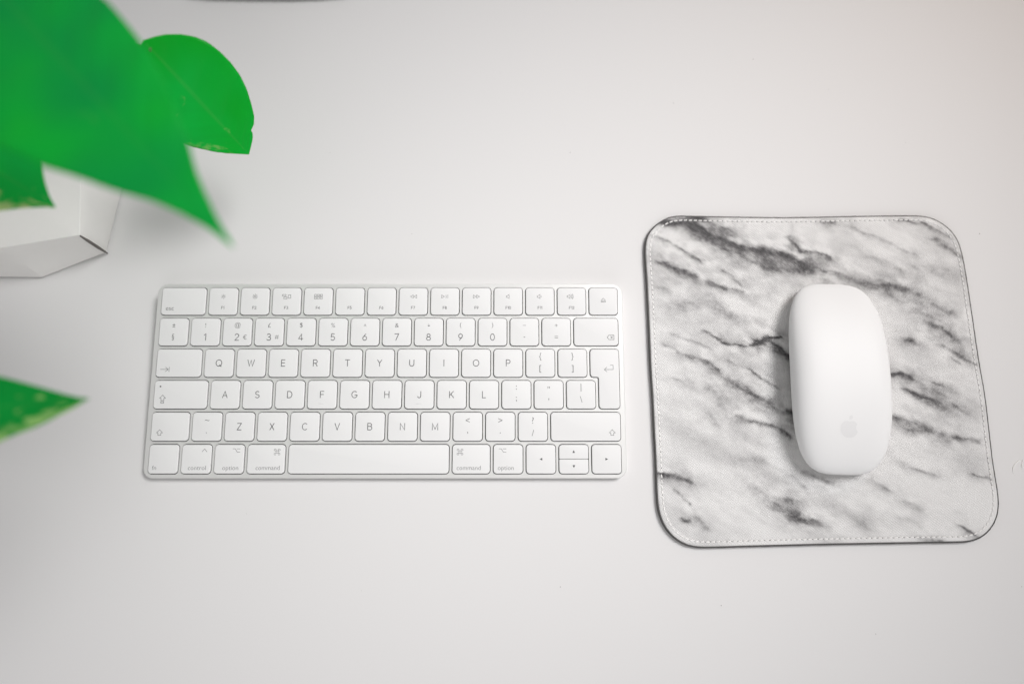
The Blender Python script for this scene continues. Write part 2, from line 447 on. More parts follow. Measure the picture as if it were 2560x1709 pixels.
def put_text(V, F, txt, x, y, cap, z, ax='c', ay='cap', sx=1.0):
    v, f = glyph_mesh(txt); k = cap/CAPH; b = len(V)
    xs_ = [p[0] for p in v]; ys_ = [p[1] for p in v]
    ox = {'c': (min(xs_)+max(xs_))/2, 'l': min(xs_), 'r': max(xs_)}[ax]
    oy = {'cap': CAPH/2, 'box': (min(ys_)+max(ys_))/2, 'base': 0}[ay]
    V += [(x+(p[0]-ox)*k*sx, y+(p[1]-oy)*k, z) for p in v]
    F += [tuple(i+b for i in q) for q in f]
def circ(r, n=14, cx=0, cy=0, a0=0, a1=360):
    m = n if a1-a0 == 360 else n+1
    return [(cx+r*math.cos(R(a0+(a1-a0)*i/n)), cy+r*math.sin(R(a0+(a1-a0)*i/n))) for i in range(m)]
def icon(name):
    """-> (strokes, closed indices, fills, stroke width)"""
    w = .24
    if name in ('sunlow', 'sunhigh'):
        hi = name == 'sunhigh'; st = [circ(.62 if hi else .55)]
        for k in range(8):
            c, s = math.cos(R(45*k)), math.sin(R(45*k)); r0, r1 = (1.05, 1.6) if hi else (1.12, 1.32)
            st.append([(c*r0, s*r0), (c*r1, s*r1)])
        return st, {0}, [], .25
    if name == 'mission':
        return [rect(-2.6, -.5, .2, 1.2), rect(-1.7, .2, -1.4, -.35), rect(.9, 2.4, -1.0, .95)], {0, 1, 2}, [], .22
    if name == 'launch':
        return [rect(-2.35+i*1.75, -1.15+i*1.75, -1.45+j*1.6, -.3+j*1.6) for i in range(3) for j in range(2)], set(range(6)), [], .22
    tri = lambda x, s=1: [(x, -.95), (x+1.7*s, 0), (x, .95)]
    if name == 'rew': return [tri(-.05, -1), tri(2.0, -1)], {0, 1}, [], .2
    if name == 'fwd': return [tri(-2.0), tri(.05)], {0, 1}, [], .2
    if name == 'play': return [tri(-2.0), [(.7, -1), (.7, 1)], [(1.7, -1), (1.7, 1)]], {0}, [], .2
    if name in ('mute', 'voldn', 'volup'):
        n = {'mute': 0, 'voldn': 1, 'volup': 3}[name]; o = -.5*n-.2
        sp = [(o-.9, -.5), (o-.3, -.5), (o+.75, -1.25), (o+.75, 1.25), (o-.3, .5), (o-.9, .5)]
        st = [sp]
        for k in range(n): st.append(circ(.75+.6*k, 8, o+.75, 0, -48, 48) if k == 0 else circ(.75+.65*k, 8, o+.65, 0, -48, 48))
        return st, {0}, [], .2
    if name == 'eject': return [[(-1.3, -.05), (0, 1.35), (1.3, -.05)], rect(-1.3, 1.3, -1.0, -.55)], {0, 1}, [], .2
    if name == 'delete': return [[(-2.1, 0), (-1.0, 1.35), (1.9, 1.35), (1.9, -1.35), (-1.0, -1.35)], [(0, -.6), (1.1, .6)], [(0, .6), (1.1, -.6)]], {0}, [], .26
    if name == 'tab': return [[(-2.7, 0), (1.9, 0)], [(.2, 1.3), (1.9, 0), (.2, -1.3)], [(2.4, 1.4), (2.4, -1.4)]], set(), [], .24
    ar = lambda y: [(0, 1.7+y), (1.75, -.1+y), (.85, -.1+y), (.85, -1.5+y), (-.85, -1.5+y), (-.85, -.1+y), (-1.75, -.1+y)]
    if name == 'shift': return [ar(0)], {0}, [], .24
    if name == 'caps': return [ar(.8), rect(-.8, .8, -2.2, -1.25)], {0, 1}, [], .24
    if name == 'dot': return [], set(), [circ(.48, 12)], .2
    if name == 'return': return [[(1.0, 1.9), (2.6, 1.9), (2.6, -.7), (-2.6, -.7)], [(-1.1, .7), (-2.6, -.7), (-1.1, -2.0)]], set(), [], .22
    if name == 'control': return [[(-1.4, -.75), (0, .85), (1.4, -.75)]], set(), [], .24
    if name == 'option': return [[(-2.1, .95), (-.8, .95), (.5, -.95), (2.1, -.95)], [(.2, .95), (2.1, .95)]], set(), [], .24
    if name == 'command':
        a, r = .62, .55; st = []
        pts = []
        for (sx, sy, s0) in ((1, 1, -90), (-1, 1, 0), (-1, -1, 90), (1, -1, 180)):
            pts += circ(r, 9, sx*(a+r), sy*(a+r), s0-90, s0+180)[0:]
        for (sx, sy, s0) in ((1, 1, 180), (-1, 1, 270), (-1, -1, 0), (1, -1, 90)):
            st.append(circ(r, 10, sx*(a+r), sy*(a+r), s0+90-360, s0-0))
        c = a+r
        for (p, q) in (((-c, a), (c, a)), ((-c, -a), (c, -a)), ((a, -c), (a, c)), ((-a, -c), (-a, c))): st.append([p, q])
        return st, set(), [], .22
    t = [(-.75, -.75), (.75, -.75), (0, .8)]
    if name == 'aup': return [], set(), [t], .2
    if name == 'adown': return [], set(), [[(-x, -y) for x, y in t]], .2
    if name == 'aleft': return [], set(), [[(-y, x) for x, y in t]], .2
    if name == 'aright': return [], set(), [[(y, -x) for x, y in t]], .2

KZ = Z0+1.0          # key top
for poly, rad, spec, label in keys:
    rings = [at_z(rounded(poly, rad, .22), Z0-1.45), at_z(rounded(poly, rad, .0), Z0-.2), at_z(rounded(poly, rad, .0), KZ-.26),
             at_z(rounded(poly, rad, .06), KZ-.11), at_z(rounded(poly, rad, .16), KZ-.03), at_z(rounded(poly, rad, .32), KZ)]
    V, F = loft(rings, True, True)
    k = obj("key", V, F, M_KEY, kb, True, 60); k["label"] = label
    x0 = min(p[0] for p in poly); x1 = max(p[0] for p in poly); y0 = min(p[1] for p in poly); y1 = max(p[1] for p in poly)
    if 'return' in label: pass
    V, F = [], []; zl = KZ+.02; pale = False
    for sp in spec:
        if sp[0] == 'text': stroke_text(V, F, sp[1], x0+(x1-x0)*sp[2], y0+(y1-y0)*sp[3], sp[4], zl, .40 if sp[4] > 2 else .24)
        elif sp[0] == 'dig': stroke_text(V, F, sp[1], x0+(x1-x0)*sp[2], y0+(y1-y0)*sp[3], 3.85, zl, .40)
        elif sp[0] == 'sym': put_text(V, F, sp[1], x0+(x1-x0)*sp[2], y0+(y1-y0)*sp[3], 2.6, zl, ay='box')
        elif sp[0] == 'sym2': put_text(V, F, sp[1], x0+(x1-x0)*sp[2], y0+(y1-y0)*sp[3], 2.9, zl, ay='box')
        elif sp[0] == 'brk': put_text(V, F, sp[1], x0+(x1-x0)*sp[2], y0+(y1-y0)*sp[3], 3.3, zl, ay='box')
        elif sp[0] == 'punct': put_text(V, F, sp[1], x0+(x1-x0)*sp[2], y0+(y1-y0)*sp[3], 3.5, zl, ay='box')
        elif sp[0] == 'word': put_text(V, F, sp[1], x0+sp[2], y0+sp[3]-.9, sp[5]*1.05, zl, sp[4], 'base'); pale = sp[1] != 'esc'
        elif sp[0] == 'bar':
            bx = (x0+x1)/2; by = y0+3.0
            br = rounded(rect(bx-1.6, bx+1.6, by-.25, by+.25), .24)
            bv, bf = loft([at_z(br, KZ-.05), at_z(br, KZ+.2), at_z(rounded(rect(bx-1.6, bx+1.6, by-.25, by+.25), .24, .1), KZ+.28)], True, False)
            obj("homing_bar", bv, bf, M_KEY, k)
        else:
            st, cl, fl, w = icon(sp[1]); cx = x0+(x1-x0)*sp[2]; cy = y0+(y1-y0)*sp[3]
            iv, jf = ribbon([[(cx+a, cy+b_) for a, b_ in ln] for ln in st], w, zl, cl)
            b0_ = len(V); V += iv; F += [tuple(i+b0_ for i in q) for q in jf]
            for ln in fl:
                b0_ = len(V); V += [(cx+a, cy+b_, zl) for a, b_ in ln]; F.append(tuple(range(b0_, b0_+len(ln))))
    if V: obj("legend", V, F, M_LEG2 if pale else M_LEG, k)

# ------------------------------------------------------------------ mouse pad
VEINS = [
([(307.5,157.0),(320.9,156.4),(328.9,153.2),(337.9,147.7),(350.8,142.3),(362.9,139.6),(375.9,136.9),(386.8,132.7),(396.5,126.8)],2.36,0.75),
([(325.8,152.1),(340.6,142.3),(354.3,133.7),(366.1,128.4),(373.1,126.3),(383.1,125.2),(396.4,126.3)],3.34,0.5),
([(346.8,142.9),(360.6,135.9),(375.4,130.5),(390.4,127.3)],5.9,0.42),
([(396.5,126.8),(410.4,124.1),(423.0,118.9),(431.8,115.7),(443.9,115.2),(457.5,111.5),(468.7,104.2),(478.1,99.0)],2.75,0.5),
([(439.1,117.8),(443.9,115.7)],2.95,0.4),
([(443.3,110.5),(453.4,102.1),(472.2,91.8)],2.36,0.3),
([(449.4,110.5),(468.2,100.1),(479.6,87.7)],6.88,0.25),
([(322.1,159.2),(332.4,159.7)],3.15,0.7),
([(341.2,152.1),(347.3,151.5)],1.77,0.5),
([(384.4,147.2),(387.6,142.3),(391.3,137.5)],0.98,0.6),
([(391.2,136.9),(399.4,136.9),(408.3,134.3)],1.57,0.75),
([(388.6,154.2),(385.9,146.6)],1.38,0.25),
([(408.3,156.6),(413.5,156.9)],1.57,0.65),
([(424.5,153.1),(433.3,149.3),(443.1,145.0),(452.6,139.1),(460.4,135.8)],1.57,0.45),
([(454.8,158.0),(469.9,155.3),(479.5,149.8),(484.3,147.7)],1.18,0.55),
([(476.8,145.0),(483.4,140.1),(489.8,134.8)],1.97,0.6),
([(461.4,127.3),(476.1,123.1),(488.5,125.2)],4.92,0.3),
([(433.7,133.7),(441.5,130.5),(451.0,125.2)],1.97,0.25),
([(301.0,147.2),(310.0,142.9),(318.9,137.5),(327.7,131.1)],1.18,0.5),
([(322.8,134.3),(327.7,131.1)],0.59,0.4),
([(305.3,130.6),(312.3,126.8),(322.2,122.1),(329.0,118.4),(340.9,114.7),(352.8,111.5)],1.97,0.6),
([(301.5,137.0),(312.2,126.3),(322.2,122.1)],4.92,0.3),
([(341.6,125.2),(347.4,121.0),(353.1,115.7)],0.98,0.4),
([(299.6,115.8),(308.6,113.7)],1.38,0.3),
([(299.1,102.2),(314.1,103.2)],3.93,0.22),
([(318.2,104.3),(330.3,104.3),(343.7,95.0)],4.42,0.3),
([(333.5,108.4),(343.7,95.0),(351.7,95.0)],2.56,0.22),
([(358.6,108.4),(368.8,109.5)],2.56,0.18),
([(328.3,88.3),(333.1,84.7),(339.8,80.1),(348.6,78.6),(357.5,77.9),(363.7,82.2),(373.8,83.7)],0.79,0.85),
([(360.6,80.1),(365.7,82.2),(371.3,77.1),(378.7,71.5),(385.3,67.5)],2.56,0.85),
([(309.3,85.7),(320.0,80.7),(331.6,76.6)],0.98,0.3),
([(304.1,79.6),(316.6,72.6),(328.2,68.5),(334.8,62.5)],1.38,0.6),
([(342.1,69.5),(351.6,64.5),(361.0,58.5),(369.4,53.1)],1.18,0.55),
([(335.7,61.5),(345.0,54.6),(356.3,47.7),(367.6,41.8),(376.9,36.9)],2.56,0.65),
([(318.7,55.6),(330.2,51.6),(340.2,40.8)],4.92,0.32),
([(329.2,35.0),(331.9,32.1)],2.95,0.3),
([(309.0,58.6),(318.5,52.6)],1.57,0.25),
([(345.8,36.0),(359.0,31.1),(367.6,29.7),(374.9,24.4)],1.77,0.6),
([(354.5,49.7),(369.4,40.8),(378.6,34.0)],5.41,0.3),
([(465.2,91.8),(471.8,89.2),(478.1,83.6)],1.38,0.65),
([(470.5,78.6),(479.7,73.5),(489.7,66.5)],1.18,0.5),
([(474.5,71.5),(480.9,67.5)],0.79,0.4),
([(469.3,84.7),(480.4,78.6),(489.8,67.5)],4.92,0.28),
([(450.0,81.6),(452.5,81.1)],1.77,0.65),
([(438.7,60.0),(443.7,60.5),(449.3,58.5)],1.38,0.8),
([(446.4,50.6),(453.9,47.6),(464.1,43.7)],1.77,0.65),
([(461.8,56.0),(470.1,52.6)],1.18,0.55),
([(471.0,43.7),(479.9,37.8)],0.98,0.4),
([(452.9,55.5),(466.7,48.6)],4.42,0.28),
([(464.9,49.6),(470.8,42.7)],1.57,0.35),
([(436.7,34.0),(448.2,32.0),(455.5,28.7),(463.8,25.3),(473.2,23.8)],2.75,0.6),
([(445.7,27.2),(457.2,27.2)],2.56,0.45),
([(471.3,23.7),(485.3,20.8)],0.98,0.55),
([(296.8,2.6),(305.3,2.0),(315.6,-1.6)],1.47,0.7),
([(302.4,1.2),(312.8,-0.7)],2.16,0.4),
([(306.8,-7.2),(314.1,-13.7)],0.69,0.55),
([(312.1,-23.3),(314.0,-23.3)],1.38,0.65),
([(318.3,-22.0),(323.7,-26.5)],1.38,0.35),
([(350.7,-4.4),(362.4,-12.8),(371.2,-20.2),(377.5,-23.8),(386.9,-24.7)],2.56,0.45),
([(369.1,-11.9),(378.4,-13.7)],2.36,0.35),
([(375.8,-22.0),(381.3,-24.3)],2.36,0.45),
([(367.0,-13.7),(374.3,-17.4)],4.92,0.28),
([(346.0,11.6),(357.5,10.6)],2.95,0.25),
([(373.9,1.2),(380.1,-4.4)],1.77,0.32),
([(382.8,4.0),(391.0,0.2),(398.3,-3.1)],1.38,0.6),
([(419.4,-1.7),(426.7,-4.9)],1.97,0.5),
([(436.8,8.7),(448.8,4.9),(458.8,1.1)],1.57,0.38),
([(479.9,2.1),(488.2,-0.3)],0.88,0.6),
([(439.0,-13.7),(445.3,-16.5)],1.57,0.4),
([(406.1,-21.1),(424.7,-22.9)],5.9,0.14),
([(413.2,-25.2),(414.9,-26.6)],2.56,0.25),
([(437.9,-22.9),(443.2,-25.7)],2.16,0.25),
([(469.4,-26.6),(475.3,-31.6)],1.18,0.75),
([(444.1,-33.9),(456.2,-34.6)],1.18,0.4),
([(397.1,-15.6),(402.6,-18.3)],2.36,0.15),
([(418.7,-17.4),(434.2,-22.0)],2.95,0.14)]

PAD = [[294.6,141.3],[295.9,147.8],[298.6,152.1],[303.4,156.4],[309.8,160.3],[315.0,161.4],[341.7,160.8],[382.9,160.2],[424.2,161.0],[465.5,161.5],[471.6,161.0],[478.5,158.5],[485.0,153.1],[489.3,146.6],[491.1,136.9],[491.9,119.9],[492.1,99.0],[492.3,71.5],[493.1,48.6],[492.6,24.3],[492.3,8.6],[492.7,-8.2],[492.2,-15.6],[490.3,-22.1],[486.1,-28.4],[479.8,-33.4],[471.9,-35.9],[460.7,-36.1],[423.2,-36.7],[385.7,-37.4],[348.3,-38.3],[320.2,-39.0],[312.8,-38.3],[306.4,-35.2],[301.0,-30.2],[297.5,-23.8],[295.9,-17.4],[295.6,-8.1],[295.7,10.6],[295.5,29.7],[295.4,49.2],[295.0,64.1],[295.0,88.8],[294.9,104.3],[294.8,120.0],[294.4,132.7]]
def catmull(P, n):
    P = np.array(P, float); N = len(P); out = []
    for i in range(N):
        p0, p1, p2, p3 = P[i-1], P[i], P[(i+1) % N], P[(i+2) % N]
        for t in np.linspace(0, 1, 24, endpoint=False):
            out.append(.5*((2*p1)+(-p0+p2)*t+(2*p0-5*p1+4*p2-p3)*t*t+(-p0+3*p1-3*p2+p3)*t**3))
    return resample(np.array(out), n)
def resample(O, n):
    d = np.r_[0, np.cumsum(np.hypot(*(np.roll(O, -1, 0)-O).T))]
    s = np.linspace(0, d[-1], n, endpoint=False); C = np.vstack([O, O[:1]])
    return np.stack([np.interp(s, d, C[:, 0]), np.interp(s, d, C[:, 1])], 1)
def blur(O, k):
    w = np.hanning(2*k+3)[1:-1]; w /= w.sum()
    return sum(wi*np.roll(O, j-k, 0) for j, wi in enumerate(w))
def offset(O, d):
    t = np.roll(O, -1, 0)-np.roll(O, 1, 0); t /= np.hypot(t[:, 0], t[:, 1])[:, None]
    return O+np.stack([-t[:, 1], t[:, 0]], 1)*d
PO = blur(catmull(PAD, 1000), 14)
if np.sum(PO[:, 0]*np.roll(PO[:, 1], -1)-np.roll(PO[:, 0], -1)*PO[:, 1]) < 0: PO = PO[::-1].copy()
PC = PO.mean(0)
TOP = 3.0
pad = tag(empty("mouse_pad", (PC[0], PC[1], 0)), "square mouse pad with rounded corners, white marble print and stitched rim", "mouse pad")
loc2 = lambda O: [(x-PC[0], y-PC[1]) for x, y in O]
arc = np.linspace(0, 2*math.pi, 1000, endpoint=False)
rag = .10*(vnoise(np.arange(1000)*.35, np.zeros(1000), 5)-.5)+.12*(vnoise(np.arange(1000)*.04, np.zeros(1000), 6)-.5)
def offv(O, d):
    t = np.roll(O, -1, 0)-np.roll(O, 1, 0); t /= np.hypot(t[:, 0], t[:, 1])[:, None]
    return O+np.stack([-t[:, 1], t[:, 0]], 1)*np.asarray(d)[:, None]
BASE = offv(PO, rag)
V, F = loft([at_z(loc2(offset(BASE, .5)), .0), at_z(loc2(BASE), .5), at_z(loc2(BASE), TOP-.9), at_z(loc2(offset(BASE, .25)), TOP-.45), at_z(loc2(offset(BASE, .8)), TOP-.4)], True, True)
obj("base", V, F, M_EDGE, pad, True, 50)
# marble-printed top sheet: concentric rings, fine enough to carry the print
SH = offset(PO, .9); NR = 190
fr = np.concatenate([np.linspace(0, .955, NR-26), np.linspace(.957, 1, 26)])
Vx, Vy, Vz = [], [], []
for f in fr[1:]:
    q = PC+(SH-PC)*f; dd = (1-f)*98.0
    z = TOP + 0.0*q[:, 0]
    z = z - .42*np.clip(1-dd/.9, 0, 1)**2.2 - .16*np.exp(-((dd-2.9)/.75)**2)
    Vx.append(q[:, 0]); Vy.append(q[:, 1]); Vz.append(z)
Vx.append(SH[:, 0]); Vy.append(SH[:, 1]); Vz.append(np.full(1000, TOP-.75))
X = np.concatenate([[PC[0]]]+Vx); Y = np.concatenate([[PC[1]]]+Vy); Z = np.concatenate([[TOP]]+Vz)
nr = len(Vx); F = [(0, 1+i, 1+(i+1) % 1000) for i in range(1000)]
ii = np.arange(1000); jj = (ii+1) % 1000
quads = np.concatenate([np.stack([1+k*1000+ii, 1+(k+1)*1000+ii, 1+(k+1)*1000+jj, 1+k*1000+jj], 1) for k in range(nr-1)])
def marble(X, Y):
    ca, sa = math.cos(R(-27)), math.sin(R(-27))
    u = (X*ca+Y*sa); v = (-X*sa+Y*ca)          # u runs along the streaks
    wx = X+(fbm(u/11, v/7, 11)-.5)*4.5+(fbm(X/2.6, Y/2.6, 61, 3)-.5)*1.4
    wy = Y+(fbm(u/11, v/7, 23)-.5)*3.4+(fbm(X/2.6, Y/2.6, 71, 3)-.5)*1.4
    blot = fbm(u/4.2, v/3.0, 91, 4); streak = fbm(u/12, v/2.0, 31, 4); fine = fbm(u/3.6, v/1.6, 41, 4); patch = fbm(u/7, v/4.5, 45, 5); brk = np.clip(.55+1.8*(fbm(X/10, Y/10, 95, 3)-.25), .5, 1.2)
    D = np.zeros_like(X)
    for pts, w, dk in VEINS:
        dk = min(.95, 1.1*dk**1.28)
        pts = np.array(pts, float); pad_ = w*6+10
        lo = pts.min(0)-pad_; hi = pts.max(0)+pad_
        m = (X > lo[0]) & (X < hi[0]) & (Y > lo[1]) & (Y < hi[1])
        px, py = wx[m], wy[m]; best = np.full(px.shape, 1e9); side = np.zeros(px.shape)
        for a, b_ in zip(pts[:-1], pts[1:]):
            d = b_-a; t = np.clip(((px-a[0])*d[0]+(py-a[1])*d[1])/max(d@d, 1e-6), 0, 1)
            qx, qy = px-a[0]-t*d[0], py-a[1]-t*d[1]
            # distance measured in streak axes: marks run out along the streak, stay crisp across it
            qu = (qx*ca+qy*sa)*.62; qv = -qx*sa+qy*ca
            dist = np.hypot(qu, qv); k = dist < best
            best = np.where(k, dist, best); side = np.where(k, qv, side)
        wv = np.where(side > 0, w*.62+.12, w*1.1+.2)        # sharper upper flank, feathered lower flank
        g = np.exp(-(best/wv)**1.7)
        tex = np.clip(.22+2.5*(.30*streak[m]+.30*fine[m]+.40*blot[m]-.22), .12, 1.25)
        D[m] = 1-(1-D[m])*(1-np.clip(dk*1.0*g*tex*brk[m], 0, .97))
        halo = np.exp(-(best/(w*2.2+1.8))**1.4)*np.clip((patch[m]-.32)*2.8, 0, 1)
        D[m] = 1-(1-D[m])*(1-np.clip(dk*.42*halo, 0, .9))
    cloud = np.clip(fbm(u/34, v/15, 51, 5)-.49, 0, 1)*.7+np.clip(fbm(u/16, v/4, 57, 4)-.56, 0, 1)*.2
    gr = .72+.56*fbm(X/.9, Y/.9, 81, 3)
    return np.clip((1-(1-D)*(1-cloud))*gr, 0, 1)
DK = marble(X, Y)
me = bpy.data.meshes.new("top_sheet")
nv = len(X); nf = len(F)+len(quads)
me.vertices.add(nv); me.vertices.foreach_set('co', (np.stack([X-PC[0], Y-PC[1], Z], 1)*S).astype(np.float32).ravel())
li = np.concatenate([np.array(F).ravel(), quads.ravel()])
me.loops.add(len(li)); me.loops.foreach_set('vertex_index', li.astype(np.int32))
ls = np.concatenate([np.arange(len(F))*3, len(F)*3+np.arange(len(quads))*4])
me.polygons.add(nf); me.polygons.foreach_set('loop_start', ls.astype(np.int32))
me.update(calc_edges=True); me.validate()
me.polygons.foreach_set('use_smooth', [True]*nf)
at = me.attributes.new("print", 'FLOAT', 'POINT'); at.data.foreach_set('value', DK.astype(np.float32))
M_PAD, b, nt = material("marble_print_leatherette", (.78, .77, .765), .5, spec=.35)
L = nt.links
an = node(nt, 'ShaderNodeAttribute', attribute_name='print')
rp = node(nt, 'ShaderNodeValToRGB'); cr = rp.color_ramp
cr.elements[0].position = 0; cr.elements[0].color = (.76, .755, .75, 1)
cr.elements[1].position = 1; cr.elements[1].color = (.045, .043, .045, 1)
for ps, cc in ((.3, (.50, .495, .495, 1)), (.6, (.215, .21, .212, 1)), (.8, (.10, .097, .10, 1))):
    e = cr.elements.new(ps); e.color = cc
tc = node(nt, 'ShaderNodeTexCoord')
# saffiano cross-hatch relief: two diagonal wave sets
waves = []
for ang in (38, -52):
    mp = node(nt, 'ShaderNodeMapping'); mp.inputs['Rotation'].default_value = (0, 0, R(ang)); mp.inputs['Scale'].default_value = (1000, 1000, 1000)
    L.new(tc.outputs['Object'], mp.inputs['Vector'])
    wv = node(nt, 'ShaderNodeTexWave', Scale=.31 if ang > 0 else .26, Distortion=1.2, Detail=1.0); wv.inputs['Detail Scale'].default_value = .6
    L.new(mp.outputs[0], wv.inputs['Vector']); waves.append(wv)
mul = node(nt, 'ShaderNodeMath', operation='MULTIPLY_ADD'); mul.inputs[1].default_value = .6
L.new(waves[1].outputs['Fac'], mul.inputs[0]); L.new(waves[0].outputs['Fac'], mul.inputs[2])
gn = node(nt, 'ShaderNodeTexNoise', Scale=1400.0, Detail=3.0); L.new(tc.outputs['Object'], gn.inputs['Vector'])
ga = node(nt, 'ShaderNodeMath', operation='MULTIPLY_ADD'); ga.inputs[1].default_value = .14; ga.inputs[2].default_value = -.07
L.new(gn.outputs['Fac'], ga.inputs[0])
sm = node(nt, 'ShaderNodeMath', operation='ADD'); L.new(an.outputs['Fac'], sm.inputs[0]); L.new(ga.outputs[0], sm.inputs[1])
L.new(sm.outputs[0], rp.inputs['Fac']); L.new(rp.outputs['Color'], b.inputs['Base Color'])
bp = node(nt, 'ShaderNodeBump', Strength=.8, Distance=.00014); L.new(mul.outputs[0], bp.inputs['Height']); L.new(bp.outputs['Normal'], b.inputs['Normal'])
me.materials.append(M_PAD)
sheet = bpy.data.objects.new("top_sheet", me); COL.objects.link(sheet); sheet.parent = pad
# stitching: one thread bead per stitch, a needle hole between neighbours
line = blur(offset(PO, 3.4), 6)
per = np.hypot(*(np.roll(line, -1, 0)-line).T).sum(); NS = int(round(per/3.05))
ST = resample(line, NS)
prof = [(-1.2, .0), (-1.1, .26), (-.6, .46), (0, .48), (.6, .46), (1.1, .3), (1.2, .0)]
V, F = [], []
rings = [[(x, r*math.cos(2*math.pi*k/6), .02+r*.8*math.sin(2*math.pi*k/6)) for k in range(6)] for x, r in prof[1:-1]]
V, F = loft(rings, True, True)
b_ = len(V)
stitch0 = None; hv, hf = [], []
for i in range(NS):
    p0, p1 = ST[i], ST[(i+1) % NS]; m = (p0+p1)/2; a = math.atan2(p1[1]-p0[1], p1[0]-p0[0])
    if stitch0 is None:
        stitch0 = obj("stitch", V, F, M_THREAD, pad, True); o = stitch0
    else:
        o = stitch0.copy(); COL.objects.link(o); o.parent = pad
    o.location = ((m[0]-PC[0])*S, (m[1]-PC[1])*S, (TOP-.10)*S)
    o.rotation_euler = (0, random.uniform(-.04, .04), a+R(5)+random.uniform(-.05, .05))
    q = p0-PC; n0 = len(hv)
    hv += [(q[0]+.28*math.cos(R(60*k)), q[1]+.28*math.sin(R(60*k)), TOP-.10) for k in range(6)]; hf.append(tuple(range(n0, n0+6)))
h = obj("perforation", hv, hf, M_HOLE, pad); tag(h, kind="stuff")

# ------------------------------------------------------------------ computer mouse
ms = tag(empty("computer_mouse", (402.4, 58.0, TOP), (0, 0, R(-1.75))), "glossy white computer mouse lying on the marble mouse pad", "computer mouse")
A, B = 28.4, 56.4
def m_edge(y): return 6.6+4.6*(1-(y/B)**2)
def m_top(y): return 10.4+10.4*max(0, 1-((y+4)/62.0)**2)
def shell_z(x, y):
    lo, hi = 1e-3, 1.0
    for _ in range(30):
        rho = (lo+hi)/2
        if abs(x/(A*rho))**3.6+abs(y/(B*rho))**3.1 > 1: lo = rho
        else: hi = rho
    return m_edge(y)+(m_top(y)-m_edge(y))*(1-rho**5.5)**.5
def m_ring(rho, zf, n=160):
    out = []
    for k in range(n):
        t = 2*math.pi*k/n; c, s = math.cos(t), math.sin(t)
        x = A*rho*math.copysign(abs(c)**(2/3.6), c); y = B*rho*math.copysign(abs(s)**(2/3.1), s)
        out.append((x, y, zf(x, y, rho)))
    return out
zt = lambda x, y, r: m_edge(y)+(m_top(y)-m_edge(y))*(1-r**5.5)**.5
rr = [1-(1-k/44)**2.0 for k in range(44, 0, -1)]
rings = [m_ring(.955, lambda x, y, r: m_edge(y)-1.1), m_ring(.985, lambda x, y, r: m_edge(y)-1.0), m_ring(.998, lambda x, y, r: m_edge(y)-.5)]+[m_ring(r, zt) for r in rr]
V, F = loft(rings, True, False)
obj("shell", V, F, M_SHELL, ms, True)
V, F = loft([m_ring(.78, lambda x, y, r: .6), m_ring(.86, lambda x, y, r: 1.4), m_ring(.93, lambda x, y, r: m_edge(y)-2.2), m_ring(.95, lambda x, y, r: m_edge(y)-1.0), m_ring(.90, lambda x, y, r: m_edge(y)-.8)], True, True)
obj("base", V, F, M_ALU, ms, True, 40)
for s in (-1, 1):
    rn = rounded(rect(s*15-2, s*15+2, -38, 38), 1.9)
    V, F = loft([at_z(rn, 0.02), at_z(rn, .8)], True, True); obj("glide_rail", V, F, M_DARK, ms)
# emblem on the palm end: bitten fruit with a leaf
def fruit():
    out = []
    for k in range(72):
        t = 2*math.pi*k/72; c, s = math.cos(t), math.sin(t)
        r = 5.0*(1-.14*max(0, s)**10-.07*max(0, -s)**16+.06*abs(math.sin(2*t))*(1 if s > 0 else .55))
        x, y = r*c*.97, r*s*.98
        if s < 0: x *= 1-.12*(-s)**2
        bx, by, br = 6.5, .9, 2.75
        d = math.hypot(x-bx, y-by)
        if d < br: x, y = bx-(br**2-(y-by)**2)**.5, y
        out.append((x, y))
    return out
ex, ey = .1, -31.5
V, F = [], []
fo = fruit(); n = len(fo)
for k, f in enumerate((0, .2, .4, .6, .8, 1)):
    for (x, y) in (fo if k else fo[:1]):
        gx, gy = ex-.2+(x+.2)*f, ey+y*f; V.append((gx, gy, shell_z(gx, gy)+.07))
for i in range(n):
    j = (i+1) % n; F.append((0, 1+i, 1+j))
    for k in range(4): F.append((1+k*n+i, 1+(k+1)*n+i, 1+(k+1)*n+j, 1+k*n+j))
b0 = len(V); lf = []
for k in range(13):
    t = k/12; lf.append((t, .22*math.sin(math.pi*t)))
lf = lf+[(t, -w) for t, w in lf[-2:0:-1]]
for t, w in lf:
    d = R(58); gx = ex+.1+3.0*(t*math.cos(d)-w*1.5*math.sin(d)); gy = ey+5.2+3.0*(t*math.sin(d)+w*1.5*math.cos(d)); V.append((gx, gy, shell_z(gx, gy)+.07))
F.append(tuple(range(b0, len(V))))
obj("emblem", V, F, M_LOGO, ms, True)

# ------------------------------------------------------------------ potted plant
pp = tag(empty("potted_plant", (-95, 180, 0)), "green leafy house plant in a white faceted planter at the left edge", "potted plant")
def P2(L): return [(x+95, y-180, z) for x, y, z in L]
bot = [(-38.8, 137.4), (-76, 121.2), (-140, 122), (-172, 180), (-135, 240), (-28, 226)]
topr = [(-38.4, 138.0), (-83, 130.2), (-140, 124), (-170, 180), (-134, 238), (-47, 214)]
rimr = [(-70, 160), (-86, 154), (-115, 157), (-126, 180), (-113, 203), (-74, 196)]
inn = [(-95+(x+95)*.86, 180+(y-180)*.86) for x, y in rimr]
def sub(poly, n=1): return poly
def dense(poly, n=8):
    return [(a[0]+(b[0]-a[0])*k/n, a[1]+(b[1]-a[1])*k/n) for a, b in zip(poly, poly[1:]+poly[:1]) for k in range(n)]
def mid(p, q, t): return [(a[0]+(b[0]-a[0])*t, a[1]+(b[1]-a[1])*t) for a, b in zip(p, q)]
bd, td, rd, nd = dense(bot), dense(topr), dense(rimr), dense(inn)
